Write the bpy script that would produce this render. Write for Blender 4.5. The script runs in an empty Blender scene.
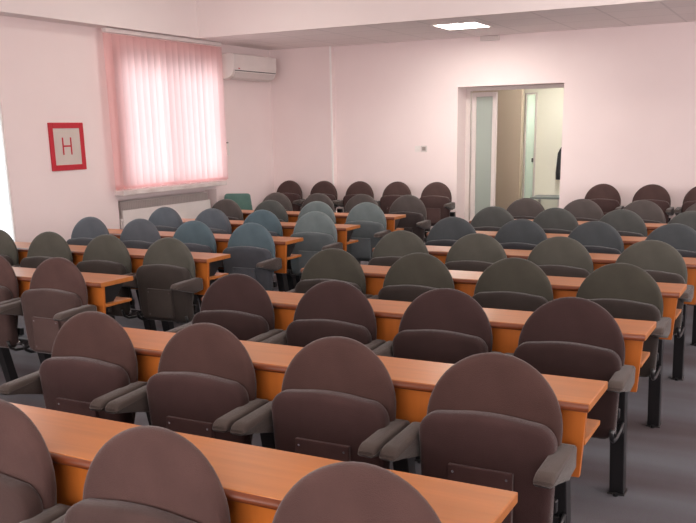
import bpy, bmesh, math, random
from mathutils import Vector, Matrix
random.seed(7)
PI = math.pi
S = bpy.context.scene
COL = S.collection

# ------------------------------------------------------------------ camera
cd = bpy.data.cameras.new('camera'); cam = bpy.data.objects.new('camera', cd); COL.objects.link(cam)
cd.sensor_fit = 'HORIZONTAL'; cd.sensor_width = 36.0
cd.lens = 36.0 * 866.7 / 696.0
cd.shift_y = (353.7 - 261.5) / 696.0
cd.clip_start = 0.05
yaw, pit, rol = [math.radians(a) for a in (27.962, -14.424, -1.098)]
fw = Vector((-math.sin(yaw) * math.cos(pit), math.cos(yaw) * math.cos(pit), math.sin(pit)))
rt = Vector((math.cos(yaw), math.sin(yaw), 0)); up = rt.cross(fw)
rt2 = rt * math.cos(rol) + up * math.sin(rol); up2 = rt2.cross(fw)
M = Matrix((rt2, up2, -fw)).transposed().to_4x4(); M.translation = Vector((0.783, -1.459, 1.508))
cam.matrix_world = M
S.camera = cam

# ------------------------------------------------------------------ world, light, exposure
S.view_settings.view_transform = 'Standard'; S.view_settings.look = 'None'
S.view_settings.gamma = 1.0; S.view_settings.use_curve_mapping = False
S.view_settings.exposure = -0.25
S.cycles.use_denoising = True
S.cycles.max_bounces = 8
w = bpy.data.worlds.new('daylight'); S.world = w; w.use_nodes = True
nt = w.node_tree; nt.nodes.clear()
wo = nt.nodes.new('ShaderNodeOutputWorld'); bg = nt.nodes.new('ShaderNodeBackground')
tc = nt.nodes.new('ShaderNodeTexCoord'); sx = nt.nodes.new('ShaderNodeSeparateXYZ'); rp = nt.nodes.new('ShaderNodeValToRGB')
nt.links.new(tc.outputs['Generated'], sx.inputs[0]); nt.links.new(sx.outputs['Z'], rp.inputs[0])
rp.color_ramp.elements[0].position = 0.0; rp.color_ramp.elements[0].color = (0.45, 0.62, 0.60, 1)
rp.color_ramp.elements[1].position = 0.12; rp.color_ramp.elements[1].color = (0.92, 0.98, 1.0, 1)
rp.color_ramp.elements[0].position = -0.0
nt.links.new(rp.outputs[0], bg.inputs[0]); bg.inputs[1].default_value = 1.6
nt.links.new(bg.outputs[0], wo.inputs[0])

def area(name, loc, direction, sx_, sy_, power, color):
    l = bpy.data.lights.new(name, 'AREA'); l.shape = 'RECTANGLE'; l.size = sx_; l.size_y = sy_
    l.energy = power; l.color = color
    o = bpy.data.objects.new(name, l); COL.objects.link(o); o.location = loc
    o.rotation_euler = Vector(direction).to_track_quat('-Z', 'Y').to_euler()
    return o
# added lights before the solid front and right walls; daylight through the glazed door
area('front_fill_light', (-1.0, -4.3, 1.75), (0, 1, -0.12), 7.0, 1.5, 320, (1.0, 0.94, 0.935))
area('right_fill_light', (3.85, 3.6, 1.5), (-1, 0, 0.02), 7.5, 1.4, 235, (1.0, 0.95, 0.95))
area('glazed_door_daylight', (-6.25, 3.9, 1.4), (1, 0, -0.05), 1.3, 2.3, 60, (0.88, 0.95, 1.0))
area('blind_window_daylight', (-6.10, 6.885, 1.61), (1, 0, 0), 1.80, 1.32, 38, (1.0, 0.98, 1.0))
LAMP_ADDED = 18.0
LAMP_LOW = 72.0

# ------------------------------------------------------------------ materials
def new_mat(name):
    m = bpy.data.materials.new(name); m.use_nodes = True
    return m, m.node_tree, m.node_tree.nodes['Principled BSDF']
def mapped(nt_, scale=(1, 1, 1), rot=(0, 0, 0), coord='Object'):
    t = nt_.nodes.new('ShaderNodeTexCoord'); mp = nt_.nodes.new('ShaderNodeMapping')
    mp.inputs['Scale'].default_value = scale; mp.inputs['Rotation'].default_value = rot
    nt_.links.new(t.outputs[coord], mp.inputs[0]); return mp.outputs[0]
def noise_mat(name, c1, c2, scale=8, rough=.7, bump=0.0, bscale=None, spec=.4, stretch=(1, 1, 1), sheen=0, detail=4):
    m, n, b = new_mat(name)
    v = mapped(n, stretch)
    no = n.nodes.new('ShaderNodeTexNoise'); no.inputs['Scale'].default_value = scale; no.inputs['Detail'].default_value = detail
    n.links.new(v, no.inputs['Vector'])
    r = n.nodes.new('ShaderNodeValToRGB'); r.color_ramp.elements[0].position = .3; r.color_ramp.elements[1].position = .7
    r.color_ramp.elements[0].color = (*c1, 1); r.color_ramp.elements[1].color = (*c2, 1)
    n.links.new(no.outputs['Fac'], r.inputs[0]); n.links.new(r.outputs[0], b.inputs['Base Color'])
    b.inputs['Roughness'].default_value = rough; b.inputs['Specular IOR Level'].default_value = spec
    if sheen:
        b.inputs['Sheen Weight'].default_value = sheen; b.inputs['Sheen Roughness'].default_value = .3
    if bump:
        n2 = n.nodes.new('ShaderNodeTexNoise'); n2.inputs['Scale'].default_value = bscale or scale * 10
        n.links.new(v, n2.inputs['Vector'])
        bp = n.nodes.new('ShaderNodeBump'); bp.inputs['Strength'].default_value = bump; bp.inputs['Distance'].default_value = .004
        n.links.new(n2.outputs['Fac'], bp.inputs['Height']); n.links.new(bp.outputs[0], b.inputs['Normal'])
    return m
def lin(r, g, b):
    f = lambda c: (c / 255 / 12.92) if c / 255 <= .04045 else ((c / 255 + .055) / 1.055) ** 2.4
    return (f(r), f(g), f(b))
def sc(c, k): return tuple(min(1, x * k) for x in c)
def plain(name, c, rough=.6, spec=.5, metal=0, coat=0):
    return noise_mat(name, sc(c, .97), sc(c, 1.03), 6, rough, spec=spec) if not metal else metal_mat(name, c, rough)
def metal_mat(name, c, rough):
    m, n, b = new_mat(name); b.inputs['Base Color'].default_value = (*c, 1)
    b.inputs['Metallic'].default_value = 1; b.inputs['Roughness'].default_value = rough; return m
FK = .42
def fabric(name, srgb, k=1.0, sheen=.3):
    c = sc(lin(*srgb), k * FK)
    return noise_mat(name, sc(c, .85), sc(c, 1.15), 7, .95, .5, 420, .15, sheen=sheen)
def wood(name, srgb, axis='x', rough=.32):
    m, n, b = new_mat(name); c = lin(*srgb)
    st = {'x': (1.2, 22, 22), 'z': (16, 16, .8)}[axis]
    v = mapped(n, st)
    no = n.nodes.new('ShaderNodeTexNoise'); no.inputs['Scale'].default_value = 1.6; no.inputs['Detail'].default_value = 5
    no.inputs['Distortion'].default_value = .4
    n.links.new(v, no.inputs['Vector'])
    r = n.nodes.new('ShaderNodeValToRGB'); r.color_ramp.elements[0].position = .25; r.color_ramp.elements[1].position = .75
    r.color_ramp.elements[0].color = (*sc(c, .86), 1); r.color_ramp.elements[1].color = (*sc(c, 1.1), 1)
    n.links.new(no.outputs['Fac'], r.inputs[0]); n.links.new(r.outputs[0], b.inputs['Base Color'])
    b.inputs['Roughness'].default_value = rough; b.inputs['Specular IOR Level'].default_value = .38
    return m

m_wall = noise_mat('wall_paint', (.85, .712, .700), (.88, .742, .730), 1.5, .8, .1, 90, .25)
m_ceil = noise_mat('ceiling_paint', (.86, .76, .745), (.88, .78, .765), 2, .85, .1, 90, .2)
m_sill = noise_mat('sill_marble', lin(205, 190, 186), lin(230, 218, 214), 5, .35)
def tile_mat():
    m, n, b = new_mat('ceiling_tiles'); v = mapped(n, (1, 1, 1))
    br = n.nodes.new('ShaderNodeTexBrick'); br.offset = 0; br.inputs['Scale'].default_value = 1
    br.inputs['Brick Width'].default_value = .6; br.inputs['Row Height'].default_value = .6
    br.inputs['Mortar Size'].default_value = .012
    c = (.93, .835, .815)
    br.inputs['Color1'].default_value = (*c, 1); br.inputs['Color2'].default_value = (*sc(c, .96), 1)
    br.inputs['Mortar'].default_value = (*sc(c, .86), 1)
    n.links.new(v, br.inputs['Vector']); n.links.new(br.outputs[0], b.inputs['Base Color'])
    b.inputs['Roughness'].default_value = .8; b.inputs['Specular IOR Level'].default_value = .2
    return m
m_tile = tile_mat()
def carpet_mat():
    m, n, b = new_mat('grey_carpet'); v = mapped(n, (.22, 1.7, 1))
    no = n.nodes.new('ShaderNodeTexNoise'); no.inputs['Scale'].default_value = 1.1; no.inputs['Detail'].default_value = 3
    n.links.new(v, no.inputs['Vector'])
    r = n.nodes.new('ShaderNodeValToRGB'); r.color_ramp.elements[0].position = .35; r.color_ramp.elements[1].position = .65
    r.color_ramp.elements[0].color = (*lin(92, 82, 84), 1); r.color_ramp.elements[1].color = (*lin(114, 115, 121), 1)
    n.links.new(no.outputs['Fac'], r.inputs[0])
    n2 = n.nodes.new('ShaderNodeTexNoise'); n2.inputs['Scale'].default_value = 220; n.links.new(mapped(n), n2.inputs['Vector'])
    mx = n.nodes.new('ShaderNodeMix'); mx.data_type = 'RGBA'; mx.blend_type = 'MULTIPLY'; mx.inputs['Factor'].default_value = .35
    n.links.new(r.outputs[0], mx.inputs['A']); n.links.new(n2.outputs['Color'], mx.inputs['B']); n.links.new(mx.outputs['Result'], b.inputs['Base Color'])
    bp = n.nodes.new('ShaderNodeBump'); bp.inputs['Strength'].default_value = .4; bp.inputs['Distance'].default_value = .004
    n.links.new(n2.outputs['Fac'], bp.inputs['Height']); n.links.new(bp.outputs[0], b.inputs['Normal'])
    b.inputs['Roughness'].default_value = .95; b.inputs['Specular IOR Level'].default_value = .1
    return m
m_carpet = carpet_mat()
m_top = wood('beech_desktop', (172, 104, 50), 'x', .34)
m_panel = wood('orange_panel', (182, 102, 42), 'z', .3)
m_edge = wood('desk_edge', (104, 50, 24), 'x', .4)
m_black = noise_mat('black_steel', (.008, .008, .009), (.014, .013, .014), 20, .35, spec=.5)
m_chrome = metal_mat('chrome', (.75, .75, .78), .25)
m_white = plain('white_plastic', lin(232, 222, 218), .4)
m_alu = plain('pale_aluminium', lin(214, 202, 198), .4)
m_beige = noise_mat('corridor_paint', lin(190, 172, 152), lin(195, 177, 157), 2, .8)
m_palew = noise_mat('corridor_white', lin(240, 236, 220), lin(243, 239, 223), 2, .8)
m_red = plain('red_paint', lin(190, 26, 44), .5)
m_sheet = plain('sign_sheet', lin(206, 192, 184), .55)
m_dark = plain('dark_grey', (.03, .03, .034), .6)
m_green = fabric('green_fabric', (112, 146, 136), 1.5)
m_arm = fabric('armrest_fabric', (122, 108, 102), .92)
m_plate = None
def glass_mat(name, c, rough=.02):
    m, n, b = new_mat(name); n.nodes.remove(b); o = n.nodes['Material Output']
    t = n.nodes.new('ShaderNodeBsdfTransparent'); t.inputs[0].default_value = (*c, 1)
    g = n.nodes.new('ShaderNodeBsdfGlossy'); g.inputs['Roughness'].default_value = rough
    mx = n.nodes.new('ShaderNodeMixShader'); f = n.nodes.new('ShaderNodeFresnel'); f.inputs[0].default_value = 1.45
    n.links.new(f.outputs[0], mx.inputs[0]); n.links.new(t.outputs[0], mx.inputs[1]); n.links.new(g.outputs[0], mx.inputs[2])
    n.links.new(mx.outputs[0], o.inputs[0]); return m
m_glass = glass_mat('clear_glass', (.95, .98, .98))
def frosted(name, c, k):
    m, n, b = new_mat(name); n.nodes.remove(b); o = n.nodes['Material Output']
    d = n.nodes.new('ShaderNodeBsdfDiffuse'); d.inputs[0].default_value = (*c, 1)
    t = n.nodes.new('ShaderNodeBsdfTranslucent'); t.inputs[0].default_value = (*c, 1)
    tr = n.nodes.new('ShaderNodeBsdfTransparent'); tr.inputs[0].default_value = (*c, 1)
    g = n.nodes.new('ShaderNodeBsdfGlossy'); g.inputs['Roughness'].default_value = .15
    a = n.nodes.new('ShaderNodeMixShader'); a.inputs[0].default_value = .5
    n.links.new(d.outputs[0], a.inputs[1]); n.links.new(t.outputs[0], a.inputs[2])
    e = n.nodes.new('ShaderNodeMixShader'); e.inputs[0].default_value = k
    n.links.new(a.outputs[0], e.inputs[1]); n.links.new(tr.outputs[0], e.inputs[2])
    f = n.nodes.new('ShaderNodeMixShader'); f.inputs[0].default_value = .08
    n.links.new(e.outputs[0], f.inputs[1]); n.links.new(g.outputs[0], f.inputs[2])
    n.links.new(f.outputs[0], o.inputs[0]); return m
m_frost = frosted('grey_green_glass', (.68, .73, .69), .4)
m_teal = frosted('teal_glass', (.86, .94, .91), .5)
def vane_mat():
    m, n, b = new_mat('pink_blind_fabric'); n.nodes.remove(b); o = n.nodes['Material Output']
    d = n.nodes.new('ShaderNodeBsdfDiffuse'); d.inputs[0].default_value = (.82, .46, .44, 1)
    t = n.nodes.new('ShaderNodeBsdfTranslucent'); t.inputs[0].default_value = (.98, .72, .73, 1)
    tr = n.nodes.new('ShaderNodeBsdfTransparent'); tr.inputs[0].default_value = (1, .93, .93, 1)
    mx = n.nodes.new('ShaderNodeMixShader'); mx.inputs[0].default_value = .6
    n.links.new(d.outputs[0], mx.inputs[1]); n.links.new(t.outputs[0], mx.inputs[2])
    m2 = n.nodes.new('ShaderNodeMixShader'); m2.inputs[0].default_value = .28
    n.links.new(mx.outputs[0], m2.inputs[1]); n.links.new(tr.outputs[0], m2.inputs[2])
    n.links.new(m2.outputs[0], o.inputs[0]); return m
m_vane = vane_mat()
def emit_mat(name, c, s):
    m, n, b = new_mat(name); b.inputs['Base Color'].default_value = (*c, 1)
    b.inputs['Emission Color'].default_value = (*c, 1); b.inputs['Emission Strength'].default_value = s; return m
m_lamp_added = emit_mat('added_lamp_diffuser', (1.0, .98, .88), LAMP_ADDED)
m_lamp_low = emit_mat('lamp_diffuser_lowered', (1.0, .98, .90), LAMP_LOW)
m_corr_lamp_added = emit_mat('added_corridor_diffuser', (1.0, 1.0, .95), 38)

# ------------------------------------------------------------------ mesh helpers
def add_box(bm, lo, hi, bev=0):
    r = bmesh.ops.create_cube(bm, size=1)
    for v in r['verts']:
        v.co = Vector([lo[i] + (v.co[i] + .5) * (hi[i] - lo[i]) for i in range(3)])
    if bev:
        es = list({e for v in r['verts'] for e in v.link_edges})
        bmesh.ops.bevel(bm, geom=es, offset=bev, segments=2, affect='EDGES', profile=.5)
def box(lo, hi, bev=0):
    bm = bmesh.new(); add_box(bm, lo, hi, bev); return bm
def add_tube(bm, pts, r, seg=8):
    pts = [Vector(p) for p in pts]; rings = []
    for i, p in enumerate(pts):
        d = (pts[min(i + 1, len(pts) - 1)] - pts[max(i - 1, 0)]).normalized()
        a = d.orthogonal().normalized() if i == 0 else (rings_a - d * rings_a.dot(d)).normalized()
        rings_a = a; b = d.cross(a)
        rr = r[i] if isinstance(r, (list, tuple)) else r
        rings.append([bm.verts.new(p + (a * math.cos(t) + b * math.sin(t)) * rr) for t in [2 * PI * k / seg for k in range(seg)]])
    for i in range(len(rings) - 1):
        for k in range(seg):
            bm.faces.new((rings[i][k], rings[i][(k + 1) % seg], rings[i + 1][(k + 1) % seg], rings[i + 1][k]))
    bm.faces.new(list(reversed(rings[0]))); bm.faces.new(rings[-1])
def tube(pts, r, seg=8):
    bm = bmesh.new(); add_tube(bm, pts, r, seg); return bm
def prism(poly, axis, a, b, bev=0):
    """extrude a 2-D polygon along an axis; poly gives the other two coordinates in xyz order"""
    bm = bmesh.new()
    def P(p, t):
        q = list(p); q.insert(axis, t); return q
    A = [bm.verts.new(P(p, a)) for p in poly]; B = [bm.verts.new(P(p, b)) for p in poly]
    n = len(poly)
    bm.faces.new(A); bm.faces.new(list(reversed(B)))
    for i in range(n): bm.faces.new((A[i], B[i], B[(i + 1) % n], A[(i + 1) % n]))
    bmesh.ops.recalc_face_normals(bm, faces=bm.faces)
    if bev:
        bmesh.ops.bevel(bm, geom=list(bm.edges), offset=bev, segments=2, affect='EDGES', profile=.5)
    return bm
def cushion(outline, th, rnd, place, dome=.006):
    """soft pad: a 2-D outline (u,v) puffed to thickness th with rounded rim; place(u,v,w) gives the 3-D point"""
    bm = bmesh.new(); n = len(outline); O = [Vector(p) for p in outline]
    c = sum(O, Vector((0, 0))) / n
    N = []
    for i in range(n):
        t = (O[(i + 1) % n] - O[i - 1]).normalized(); nn = Vector((t.y, -t.x))
        if nn.dot(O[i] - c) < 0: nn = -nn
        N.append(nn)
    def ring(ins, w, k=1.0): return [bm.verts.new(place(*((c + (O[i] - N[i] * ins - c) * k)), w)) for i in range(n)]
    rings = []
    st = 4; h = th / 2
    for s in range(st + 1):
        a = PI / 2 * s / st
        rings.append(ring(rnd * (1 - math.sin(a)), -h + rnd * (1 - math.cos(a))) if False else ring(rnd * (1 - math.sin(a)), -h + rnd * (1 - math.cos(a))))
    for s in range(st + 1):
        a = PI / 2 * (1 - s / st)
        rings.append(ring(rnd * (1 - math.sin(a)), h - rnd * (1 - math.cos(a))))
    for i in range(len(rings) - 1):
        A, B = rings[i], rings[i + 1]
        for k in range(n): bm.faces.new((A[k], A[(k + 1) % n], B[(k + 1) % n], B[k]))
    for side, w0, base in ((-1, -h, rings[0]), (1, h, rings[-1])):
        prev = base
        for k, d in ((.8, .5), (.5, .85)):
            nr = ring(rnd, w0 + side * dome * d, k)
            for q in range(n): bm.faces.new((prev[q], prev[(q + 1) % n], nr[(q + 1) % n], nr[q]))
            prev = nr
        cv = bm.verts.new(place(c.x, c.y, w0 + side * dome))
        for q in range(n): bm.faces.new((prev[q], prev[(q + 1) % n], cv))
    bmesh.ops.recalc_face_normals(bm, faces=bm.faces)
    return bm
def obj(name, bm, mat, parent=None, smooth=False):
    me = bpy.data.meshes.new(name)
    bmesh.ops.recalc_face_normals(bm, faces=bm.faces)
    bm.to_mesh(me); bm.free()
    if mat: me.materials.append(mat)
    if smooth:
        for p in me.polygons: p.use_smooth = True
    o = bpy.data.objects.new(name, me); COL.objects.link(o)
    if parent: o.parent = parent
    return o
def struct(name, bm, mat, parent=None):
    o = obj(name, bm, mat, parent)
    if not parent: o['kind'] = 'structure'
    return o
def tag(o, label, cat, group=None):
    o['label'] = label; o['category'] = cat
    if group: o['group'] = group
    return o
def thing(name, label, cat, loc=(0, 0, 0), rotz=0, group=None):
    o = bpy.data.objects.new(name, None); COL.objects.link(o); o.empty_display_size = .1
    o.location = loc; o.rotation_euler = (0, 0, rotz)
    return tag(o, label, cat, group)
def dup(root, loc, label, mats=None):
    r = root.copy(); COL.objects.link(r); r.location = loc; r['label'] = label
    for ch in list(root.children):
        c = ch.copy(); COL.objects.link(c); c.parent = r
        if mats and ch.name.split('.')[0] in mats:
            c.material_slots[0].link = 'OBJECT'; c.material_slots[0].material = mats[ch.name.split('.')[0]]
        for g in ch.children:
            d = g.copy(); COL.objects.link(d); d.parent = c
            if mats and g.name.split('.')[0] in mats:
                d.material_slots[0].link = 'OBJECT'; d.material_slots[0].material = mats[g.name.split('.')[0]]
    return r

# ------------------------------------------------------------------ room shell
XL, YB, ZD, ZU = -5.95, 9.2, 2.59, 3.3
XR, YF = 4.0, -4.5
struct('floor', box((XL - .5, YF, -.1), (XR, 13.5, 0)), m_carpet)
def wall_boxes(axis, t0, t1, u0, u1, z0, z1, holes):
    """wall slab spanning u with rectangular holes (ua,ub,za,zb), cut into boxes"""
    bm = bmesh.new(); us = sorted({u0, u1, *[h[0] for h in holes], *[h[1] for h in holes]})
    for a, b in zip(us, us[1:]):
        zs = [(z0, z1)]
        for h in holes:
            if h[0] <= a + 1e-6 and h[1] >= b - 1e-6:
                nz = []
                for p, q in zs:
                    if h[2] > p: nz.append((p, min(q, h[2])))
                    if h[3] < q: nz.append((max(p, h[3]), q))
                    if h[3] <= p or h[2] >= q: nz.append((p, q)) if (p, q) not in nz else None
                zs = nz
        for p, q in zs:
            if q - p < 1e-4: continue
            lo = [0, 0, p]; hi = [0, 0, q]
            lo[axis], hi[axis] = t0, t1; lo[1 - axis], hi[1 - axis] = a, b
            add_box(bm, lo, hi)
    return bm
W1 = (5.97, 7.80, .92, 2.48)
DL = (3.15, 4.46, 0.0, 2.5)
wl = wall_boxes(0, XL - .4, XL, YF, 13.5, 0, ZU, [W1, DL, (5.9, 7.72, 0.0, .82)])
add_box(wl, (XL - .4, 5.9, 0), (XL - .18, 7.72, .82))
struct('wall_left', wl, m_wall)
DO = (-3.25, -1.92, 0, 2.01)
struct('wall_back', wall_boxes(1, YB, YB + .4, XL, XR, 0, ZU, [DO]), m_wall)
struct('wall_right', wall_boxes(0, XR, XR + .3, YF, YB, 0, ZU, []), m_wall)
struct('wall_front', wall_boxes(1, YF - .3, YF, XL, XR, 0, ZU, []), m_wall)
struct('ceiling', box((XL - .4, YF - .3, ZU), (XR + .3, 7.25, ZU + .1)), m_ceil)
# lowered tiled ceiling above the back rows, its bulkhead, the box along the window wall, the corner pier
LP = [(-2.745, 7.97)]
def lowered():
    bm = bmesh.new()
    xs = [XL, LP[0][0] - .25, LP[0][0] + .25, XR]
    for i, (a, b) in enumerate(zip(xs, xs[1:])):
        if i == 1:
            add_box(bm, (a, 7.33, ZD), (b, LP[0][1] - .26, ZD + .06)); add_box(bm, (a, LP[0][1] + .26, ZD), (b, YB, ZD + .06))
        else: add_box(bm, (a, 7.33, ZD), (b, YB, ZD + .06))
    return bm
struct('ceiling_lowered', lowered(), m_tile)
struct('trim_1', box((-5.74, 7.25, ZD), (XR, 7.33, ZU)), m_ceil)
struct('trim_2', box((XL, YF, ZD), (-5.74, 7.33, ZU)), m_ceil)
struct('trim_3', box((XL, YB - .1, 0), (-5.0, YB, ZD)), m_wall)
struct('trim_4', box((-5.012, YB - .108, 0), (-4.992, YB - .088, ZD - .001), .002), plain('lit_edge_strip', (.93, .88, .86), .4))  # added pale strip: light on the pier's edge put into its colour
# window behind the blind
def frame_bm(axis, t0, t1, u0, u1, z0, z1, wdt, mull=()):
    bm = bmesh.new()
    def B(a, b, p, q):
        lo = [0, 0, p]; hi = [0, 0, q]; lo[axis], hi[axis] = t0, t1; lo[1 - axis], hi[1 - axis] = a, b; add_box(bm, lo, hi, .004)
    B(u0, u0 + wdt, z0, z1); B(u1 - wdt, u1, z0, z1); B(u0 + wdt, u1 - wdt, z0, z0 + wdt); B(u0 + wdt, u1 - wdt, z1 - wdt, z1)
    for mu in mull: B(mu - wdt * .5, mu + wdt * .5, z0 + wdt, z1 - wdt)
    return bm
w1 = struct('window_1', frame_bm(0, XL - .11, XL - .06, *W1, .04, (6.86,)), m_white)
obj('glass', box((XL - .09, 6.01, .96), (XL - .08, 7.76, 2.44)), m_glass, w1)
sl = obj('window_sill', box((XL - .2, 5.86, .868), (XL + .13, 7.78, .918), .006), m_sill, w1)
obj('shutter_box', box((XL - .30, 5.98, 2.27), (XL - .14, 7.79, 2.48)), m_white, w1)
w2 = struct('window_2', frame_bm(0, XL - .05, XL - .005, *DL, .018), m_white)
obj('glass', box((XL - .03, DL[0] + .018, .018), (XL - .02, DL[1] - .018, 2.48)), m_glass, w2)
# doorway: fixed glazed leaf + frame
d1 = struct('door_1', wall_boxes(1, YB + .3, YB + .38, -3.25, -1.92, 0, 2.01, [(-3.19, -1.95, 0, 1.97)]), m_alu)
lf = obj('glazed_leaf', frame_bm(1, YB + .31, YB + .36, -3.17, -2.845, .02, 1.95, .055), m_alu, d1)
obj('leaf_glass', box((-3.115, YB + .33, .075), (-2.90, YB + .34, 1.895)), m_frost, lf)
# corridor behind
struct('wall_corridor_facing', box((-6.35, 11.0, 0), (-2.97, 11.12, ZD)), m_beige)
struct('wall_corridor_end', wall_boxes(1, 11.62, 11.72, -3.8, XR, 0, ZD, [(-3.09, -2.93, 0, 1.98)]), m_palew)
struct('wall_corridor_far', box((-3.9, 12.6, 0), (-2.0, 12.7, ZD)), m_palew)
struct('ceiling_corridor', box((-6.35, YB + .4, ZD), (XR, 13.5, ZD + .08)), m_ceil)
struct('wall_corridor_right', box((-1.2, YB + .4, 0), (-1.1, 11.62, ZD)), m_palew)
d2 = struct('door_2', frame_bm(1, 11.6, 11.66, -3.1, -2.92, 0, 2.0, .025), m_alu)
obj('glass', box((-3.075, 11.625, .025), (-2.945, 11.635, 1.975)), m_teal, d2)
hd = bmesh.new(); add_box(hd, (-2.965, 11.56, 1.0), (-2.945, 11.61, 1.06), .004)
obj('door_handle', hd, m_dark, d2)

# ------------------------------------------------------------------ ceiling lamps
def lamp(x, y, z, label, mat, sx_=.5, sy_=.52):
    t = thing('ceiling_light', label, 'ceiling light', (x, y, z), 0, 'square ceiling lights')
    f = bmesh.new(); a, b = sx_ / 2, sy_ / 2
    for lo, hi in (((-a, -b, -.008), (-a + .02, b, .05)), ((a - .02, -b, -.008), (a, b, .05)), ((-a + .02, -b, -.008), (a - .02, -b + .02, .05)), ((-a + .02, b - .02, -.008), (a - .02, b, .05))):
        add_box(f, lo, hi)
    obj('frame', f, m_white, t)
    obj('diffuser', box((-a + .02, -b + .02, 0), (a - .02, b - .02, .02)), mat, t)
    return t
lamp(*LP[0], ZD, 'lit square ceiling light in the lowered ceiling, in front of the doorway', m_lamp_low)
k = 0
for yy, yn in ((-1.6, 'front'), (1.2, 'middle'), (5.7, 'rear')):  # unseen lamp lines added to light the rows and bulkhead
    for xx, xn in ((-4.2, 'window side'), (-1.2, 'centre'), (1.8, 'right side')):
        lamp(xx, yy, ZU - .051, 'unseen added square light on the high ceiling, %s line, %s' % (yn, xn), m_lamp_added, .6, .6)
lamp(-3.0, 12.15, ZD - .051, 'added ceiling light in the room beyond the corridor glass door', m_corr_lamp_added, .6, .6)  # unseen lamp added to brighten the far glass
lamp(-2.2, 10.5, ZD - .051, 'added ceiling light in the corridor behind the doorway', m_corr_lamp_added, .6, .6)  # unseen lamp added to brighten the corridor walls

# ------------------------------------------------------------------ vertical blind
bl = thing('vertical_blind', 'pink vertical blind hanging closed over the window on the left wall', 'blind', (-5.84, 5.8, .93))
H = 2.545 - .93
obj('headrail', box((-.03, -.02, H), (.03, 2.0, H + .04), .004), m_white, bl)
NV = 19
for i in range(NV):
    y0 = .02 + (1.94) * i / (NV - 1)
    a = math.radians(14 + random.uniform(-5, 5)) if i > 1 else math.radians(4 + 8 * i)
    dy, dx = .058 * math.cos(a), .058 * math.sin(a)
    bm = bmesh.new(); n = 6; rows = []
    for z in (.012, H - .012):
        r = []
        for q in range(n + 1):
            s = q / n * 2 - 1; bow = .006 * (1 - s * s)
            r.append((dx * s + bow * math.cos(a), y0 + dy * s - bow * math.sin(a), z))
        rows.append(r)
    A = [bm.verts.new(p) for p in rows[0]]; B = [bm.verts.new(p) for p in rows[1]]
    for q in range(n): bm.faces.new((A[q], A[q + 1], B[q + 1], B[q]))
    v = obj('vane', bm, m_vane, bl, True)
    obj('bottom_weight', box((-.0 + -dx * .0 - .003, y0 - .043, .0), (.003, y0 + .043, .04)), m_vane, v)
obj('bottom_chain', tube([(0.006, .02 + 1.94 * q / 40, .008 + .004 * math.sin(q * 2.2)) for q in range(41)], .002, 5), m_white, bl)

# ------------------------------------------------------------------ wall fixtures
ac = thing('air_conditioner', 'white split air conditioner high on left wall beside the pink blind', 'air conditioner', (XL, 7.93, 2.17))
prof = [(0, .0), (.10, 0), (.17, .03), (.205, .09), (.215, .16), (.215, .29), (.20, .30), (0, .30)]
obj('body', prism([(p[0], p[1]) for p in prof], 1, 0, 1.0, .006), m_white, ac)
obj('air_flap', prism([(.112, -.004), (.172, .022), (.204, .08), (.209, .078), (.176, .016), (.115, -.010)], 1, .05, .95), m_alu, ac)
obj('outlet_slot', prism([(.2085, .093), (.2170, .093), (.2180, .101), (.2100, .101)], 1, .03, .97), m_dark, ac)
obj('badge', box((.2155, .10, .118), (.2175, .135, .128)), m_red, ac)
sg = thing('framed_sign', 'square red framed sign with a thin red letter H on left wall', 'sign', (XL, 4.99, 1.17))
obj('sheet', box((0.001, .03, .03), (.010, .44, .44)), m_sheet, sg)
obj('border', frame_bm(0, .001, .016, 0, .47, 0, .47, .055), m_red, sg)
hb = bmesh.new()
add_box(hb, (.010, .165, .155), (.0125, .182, .325)); add_box(hb, (.010, .275, .155), (.0125, .292, .325)); add_box(hb, (.010, .182, .232), (.0125, .275, .248))
obj('letter', hb, m_red, sg)
rd = thing('radiator', 'white panel radiator in the niche under the window sill', 'radiator', (XL - .115, 5.97, .14))
obj('front_panel', box((.08, 0, 0), (.11, 1.62, .555), .006), m_white, rd)
obj('rear_panel', box((0, 0, 0), (.02, 1.62, .64), .006), m_white, rd)
gb = bmesh.new()
for q in range(54): add_box(gb, (.02, .012 + q * .03, .02), (.08, .018 + q * .03, .635))
obj('fins', gb, m_alu, rd)
gb = bmesh.new(); add_box(gb, (.0, .0, .641), (.012, 1.62, .650)); add_box(gb, (.07, .0, .641), (.082, 1.62, .650))
for q in range(41): add_box(gb, (.012, .0 + q * .04, .641), (.07, .012 + q * .04, .648))
obj('top_grille', gb, m_alu, rd)
vb = tube([(.095, -.005, .45), (.095, -.045, .45)], .018, 10); add_tube(vb, [(.095, -.025, .45), (.095, -.025, -.12)], .009, 8)
obj('valve', vb, m_white, rd)
rm = thing('remote_holder', 'slim white remote in a wall holder right of the pink blind', 'remote control', (XL, 7.975, 1.23))
obj('holder', box((.001, 0, 0), (.022, .05, .07), .004), m_white, rm)
obj('remote', box((.004, .006, .02), (.017, .044, .15), .004), m_white, rm); obj('remote_tip', box((.004, .008, .15), (.016, .042, .165), .003), m_dark, rm)
sw = thing('light_switch', 'small white square light switch on back wall left of doorway', 'light switch', (-3.83, YB, 1.225))
obj('plate', box((0, -.010, 0), (.075, -.0005, .078), .003), m_white, sw); obj('rocker', box((.018, -.015, .018), (.057, -.010, .060), .002), m_white, sw)
so = thing('wall_socket', 'small greyish socket plate right beside the white light switch', 'socket', (-3.745, YB, 1.225))
obj('plate', box((0, -.010, 0), (.085, -.0005, .078), .003), m_alu, so)
obj('socket_well', box((.018, -.0115, .016), (.067, -.010, .062), .0005), plain('socket_grey', lin(150, 136, 130), .5), so)
vt = thing('vent_box', 'small pale box high on back wall beneath the lowered ceiling', 'vent', (-2.95, YB, 2.53))
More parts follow.
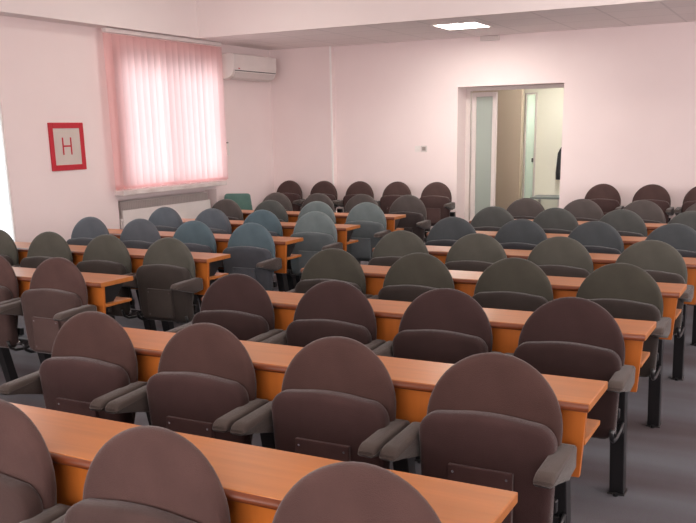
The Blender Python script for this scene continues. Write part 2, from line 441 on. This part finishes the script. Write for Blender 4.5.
obj('housing', box((0, -.06, 0), (.23, -.0005, .055), .004), m_alu, vt)
vs = bmesh.new()
for q in range(3): add_box(vs, (.015, -.064, .010 + q * .015), (.215, -.059, .016 + q * .015))
obj('slats', vs, m_alu, vt)
# corridor furniture glimpsed through the doorway
cb = thing('small_table', 'small grey table low in the corridor seen through the doorway', 'table', (-2.62, 11.3, 0))
obj('tabletop', box((-.2, -.25, .50), (.25, .2, .53), .004), plain('table_grey', lin(120, 126, 124), .5), cb)
for a, b in ((-.17, -.22), (.22, -.22), (-.17, .17), (.22, .17)):
    obj('leg', box((a - .015, b - .015, 0), (a + .015, b + .015, .50)), m_alu, cb)
ct = thing('hanging_coat', 'dark garment hanging at the right edge of the doorway view', 'coat', (-2.51, 11.56, .75))
def coat():
    bm = bmesh.new(); n = 14; rings = []
    for z, rx, ry in ((0, .075, .045), (.1, .08, .05), (.25, .07, .045), (.38, .06, .04), (.44, .03, .025), (.47, .01, .01)):
        rings.append([bm.verts.new((rx * math.cos(t) * (1 + .12 * math.sin(5 * t)), ry * math.sin(t) * (1 + .12 * math.sin(5 * t)), z)) for t in [2 * PI * q / n for q in range(n)]])
    for i in range(len(rings) - 1):
        for q in range(n): bm.faces.new((rings[i][q], rings[i][(q + 1) % n], rings[i + 1][(q + 1) % n], rings[i + 1][q]))
    bm.faces.new(list(reversed(rings[0]))); bm.faces.new(rings[-1]); return bm
obj('garment', coat(), m_dark, ct, True)
obj('hook', tube([(0, .055, .50), (0, .02, .50), (0, 0, .49), (0, 0, .455)], .006, 6), m_chrome, ct)

# ------------------------------------------------------------------ the auditorium chair
def half_round(hw, zb, zm, zt, n=26, low=.0):
    """outline of the back: straight flanks up to zm, then a half-ellipse to zt"""
    pts = []
    for q in range(7): pts.append((-hw + .035 * (1 - q / 6) ** 2, zb + (zm - zb) * q / 6))
    for q in range(1, n): a = PI - PI * q / n; pts.append((hw * math.cos(a), zm + (zt - zm) * math.sin(a)))
    for q in range(7): pts.append((hw - .035 * (q / 6) ** 2, zm - (zm - zb) * q / 6))
    return pts
def seat_outline():
    pts = []; r = .062; hw = .207; zb, zt = .33, .702
    def arc(cx, cz, a0, a1, rr, n=7):
        for q in range(n + 1):
            a = a0 + (a1 - a0) * q / n; pts.append((cx + rr * math.cos(a), cz + rr * math.sin(a)))
    arc(hw - r, zt - r - .012, 0, PI / 2 - .12, r)
    for q in range(1, 8):
        s = 1 - 2 * q / 8; x = s * (hw - r); pts.append((x, zt - .014 * (s * s)))
    arc(-hw + r, zt - r - .012, PI / 2 + .12, PI, r)
    arc(-hw + .05 + .008, zb + .05, PI, 1.5 * PI, .05, 5)
    arc(hw - .05 - .008, zb + .05, 1.5 * PI, 2 * PI, .05, 5)
    return pts
FAB = {}
MULT = dict(brown=.88, brown_dim=.72, brown_shaded=.56, olive=.76, sage=1.1, steel_lit=1.45, slate=1.0, teal_lit=1.6, pale=1.75, grey=1.15, taupe=1.2, maroon=1.4)  # blue-grey gains raised: window light put into the left chairs' colour
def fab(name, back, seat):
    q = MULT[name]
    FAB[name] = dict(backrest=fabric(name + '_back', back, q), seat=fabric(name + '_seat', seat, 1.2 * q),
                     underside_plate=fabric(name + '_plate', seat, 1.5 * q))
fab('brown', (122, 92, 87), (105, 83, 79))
fab('brown_dim', (122, 90, 84), (106, 78, 76))  # same brown, dimmed to carry the light falloff in the second row
fab('brown_shaded', (110, 82, 80), (96, 72, 70))  # darker brown for the third row: shade put into the fabric colour
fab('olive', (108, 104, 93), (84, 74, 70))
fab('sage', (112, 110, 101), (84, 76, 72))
fab('steel_lit', (110, 114, 121), (84, 84, 88))
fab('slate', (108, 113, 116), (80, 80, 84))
fab('teal_lit', (100, 118, 126), (82, 84, 90))
fab('pale', (124, 134, 134), (98, 104, 106))  # paleness carries the window light on these left chairs
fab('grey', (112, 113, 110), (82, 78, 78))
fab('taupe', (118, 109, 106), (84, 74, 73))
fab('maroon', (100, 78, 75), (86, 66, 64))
T0 = .866
def back_place(u, v, w_): # v is height; the back leans away from the sitter towards the top, slightly dished across
    return (u, -.03 - (T0 - v) * .10 + w_ - .25 * u * u * 0.6, v)
def seat_place(u, v, w_):
    return (u, -.112 + (v - .705) * -.06 - .02 * (1 - ((v - .5) / .2) ** 2) * .5 + w_, v)
def make_chair(label):
    t = thing('auditorium_chair', label, 'chair', (0, 0, 0), 0, 'fold-up auditorium chairs')
    obj('backrest', cushion(half_round(.209, .40, .655, T0), .052, .024, back_place), FAB['brown']['backrest'], t, True)
    s = obj('seat', cushion(seat_outline(), .075, .026, seat_place, .008), FAB['brown']['seat'], t, True)
    pb = box((-.098, -.169, .365), (.098, -.145, .55), .003)
    p = obj('underside_plate', pb, FAB['brown']['underside_plate'], s)
    for a in (-.082, .082):
        for z in (.385, .53): obj('screw', tube([(a, -.1695, z), (a, -.1715, z)], .004, 8), m_chrome, s)
    for sd in (-1, 1):
        x = sd * .228 - .010
        ap = [(-.292, .588), (-.284, .604), (-.262, .613), (-.05, .622), (-.02, .612), (-.02, .54), (-.10, .53), (-.23, .567), (-.276, .576), (-.290, .581)]
        obj('armrest', prism(ap, 0, x - .028, x + .028, .009), m_arm, t, True)
        g = bmesh.new()
        # post leaning slightly back to its foot
        add_box(g, (x - sd * .046 - .029, -.024, .0), (x - sd * .046 + .029, .034, .488), .004)
        for v in g.verts: v.co.y += .175 - .22 * v.co.z
        L = obj('leg', g, m_black, t)
        fb = bmesh.new(); add_box(fb, (x - sd * .046 - .036, .142, 0), (x - sd * .046 + .036, .228, .006), .002)
        for by_ in (.133, .236): add_tube(fb, [(x - sd * .046, by_, .0), (x - sd * .046, by_, .014)], .011, 6)
        obj('foot_plate', fb, m_black, L)
        tx = x - sd * .026
        obj('side_tube', tube([(tx, -.15, .385), (tx, -.135, .345), (tx, -.10, .325), (tx, -.04, .318), (tx, .03, .325), (tx, .085, .345)], .009, 8), m_black, t, True)
    fb = bmesh.new(); add_box(fb, (-.20, -.055, .40), (.20, -.03, .44), .004); add_box(fb, (-.20, .06, .30), (.20, .10, .34), .004)
    obj('cross_bar', fb, m_black, t)
    obj('fold_hinge', tube([(-.195, -.075, .36), (.195, -.075, .36)], .014, 8), m_chrome, t, True)
    return t

ROWN = {1: 'front row', 2: 'second row', 3: 'third row', 4: 'fourth row', 5: 'fifth row', 6: 'sixth row', 7: 'seventh row', 8: 'rearmost row'}
A = .527; P = .9505
proto = None
def place(loc, label, f):
    global proto
    if proto is None:
        proto = make_chair(label); proto.location = loc; c = proto
        for ch in c.children:
            for g in [ch] + list(ch.children):
                if g.name.split('.')[0] in FAB[f]:
                    g.material_slots[0].link = 'OBJECT'; g.material_slots[0].material = FAB[f][g.name.split('.')[0]]
        return c
    return dup(proto, loc, label, FAB[f])
CW = dict(brown='brown', brown_dim='brown', brown_shaded='dark brown', olive='olive grey', sage='grey green', slate='slate grey', steel_lit='bluish grey', teal_lit='blue grey', pale='pale blue grey', grey='grey', taupe='taupe', maroon='maroon brown')
RF = {1: 'brown', 2: 'brown_dim', 3: 'brown_shaded', 4: 'olive', 5: 'sage', 6: 'slate', 7: 'grey', 8: 'taupe'}
NTH = {4: 'at the right aisle end', 3: 'second from the right aisle', 2: 'third from the right aisle', 1: 'fourth from the right aisle'}
for r in range(1, 9):
    for c in (4, 3, 2, 1):
        if (r, c) == (1, 1): continue
        f = RF[r]
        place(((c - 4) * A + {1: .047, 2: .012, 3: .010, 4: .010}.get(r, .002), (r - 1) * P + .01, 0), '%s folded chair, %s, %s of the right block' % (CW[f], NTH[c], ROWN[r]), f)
LF = {3: ['brown'] * 4, 4: ['sage', 'sage', 'sage', 'sage'], 5: ['steel_lit', 'steel_lit', 'teal_lit', 'teal_lit'], 6: ['steel_lit', 'steel_lit', 'teal_lit', 'pale'], 7: ['taupe', 'grey', 'pale', 'pale'], 8: ['taupe', 'taupe', 'taupe', 'taupe']}
LN = {4: 'at the middle aisle end', 3: 'second from the middle aisle', 2: 'third from the middle aisle', 1: 'at the window side end'}
LR = {3: 'nearest row', 4: 'second row', 5: 'third row', 6: 'fourth row', 7: 'fifth row', 8: 'rearmost row'}
XLB, YLB = -2.855, .11
for r in range(3, 9):
    for c in (4, 3, 2, 1):
        if (r, c) in ((3, 1), (3, 2)): continue
        f = LF[r][c - 1]
        place((XLB + .016 + (c - 4) * A, (r - 1) * P + YLB + .01, 0), '%s folded chair, %s, %s of the left block' % (CW[f], LN[c], LR[r]), f)
BN = ['in the left corner', 'second from the left corner', 'third from the left corner', 'fourth from the left corner', 'just left of the doorway']
for i in range(5):
    place((-5.54 + .54 * i, 8.88, 0), 'maroon brown round-backed chair against the back wall, %s' % BN[i], 'maroon')
for i, nme in enumerate(('just right of the doorway', 'second right of the doorway', 'third right of the doorway')):
    place((-1.329 + .54 * i, 8.88, 0), 'maroon brown round-backed chair against the back wall, %s' % nme, 'maroon')

# ------------------------------------------------------------------ desks behind each row
def make_desk(label, n=4):
    t = thing('desk', label, 'desk', (0, 0, 0), 0, 'long wooden desks behind the chair rows')
    x1, x0 = .280, -(n - 1) * A - .232
    obj('desktop', box((x0, .014, .707), (x1, .274, .733), .003), m_top, t)
    obj('front_edge', tube([(x0 + .002, .014, .719), (x1 - .002, .014, .719)], .0125, 10), m_edge, t, True)
    pb = bmesh.new()
    q = [(x0 + .012, .706), (x1 - .012, .706), (x1 - .024, .495), (x0 + .024, .495)]
    pb = prism(q, 1, .034, .054)
    obj('modesty_panel', pb, m_panel, t)
    obj('shelf', box((x0 + .015, .056, .590), (x1 - .015, .262, .606), .002), m_top, t)
    for i in range(n + 1):
        x = x0 + .05 + (x1 - x0 - .1) * i / n
        obj('bracket', prism([(.056, .700), (.24, .700), (.24, .69), (.075, .54), (.056, .54)], 0, x - .004, x + .004), m_black, t)
    return t
dk = None
def put_desk(loc, label):
    global dk
    if dk is None: dk = make_desk(label); dk.location = loc
    else: dup(dk, loc, label)
for r in range(1, 8):
    put_desk((0, (r - 1) * P, 0), 'long orange wood desk behind the %s of chairs in the right block' % ROWN[r])
for r in range(3, 8):
    put_desk((XLB, (r - 1) * P + YLB, 0), 'long orange wood desk behind the %s of chairs in the left block' % LR[r])

# ------------------------------------------------------------------ green chair in the corner
gc = thing('office_chair', 'green square-backed chair standing in the far left corner by the wall', 'chair', (-5.62, 7.62, 0), math.radians(20))
def trap():
    pts = []
    for (cx, cz, a0) in ((.13, .72, 0), (-.13, .72, PI / 2), (-.165, .50, PI), (.165, .50, 1.5 * PI)):
        for q in range(5): a = a0 + PI / 2 * q / 4; pts.append((cx + .04 * math.cos(a), cz + .04 * math.sin(a)))
    return pts
obj('backrest', cushion(trap(), .05, .02, lambda u, v, w_: (u, .16 + (v - .5) * .15 + w_, v)), m_green, gc, True)
obj('seat', box((-.2, -.22, .42), (.2, .18, .48), .02), m_green, gc)
for a, b in ((-.18, -.2), (.18, -.2), (-.18, .17), (.18, .17)):
    obj('leg', tube([(a, b, .425), (a * 1.05, b * 1.05, 0)], .012, 8), m_black, gc)
obj('back_post', box((-.03, .14, .44), (.03, .16, .55), .004), m_black, gc)
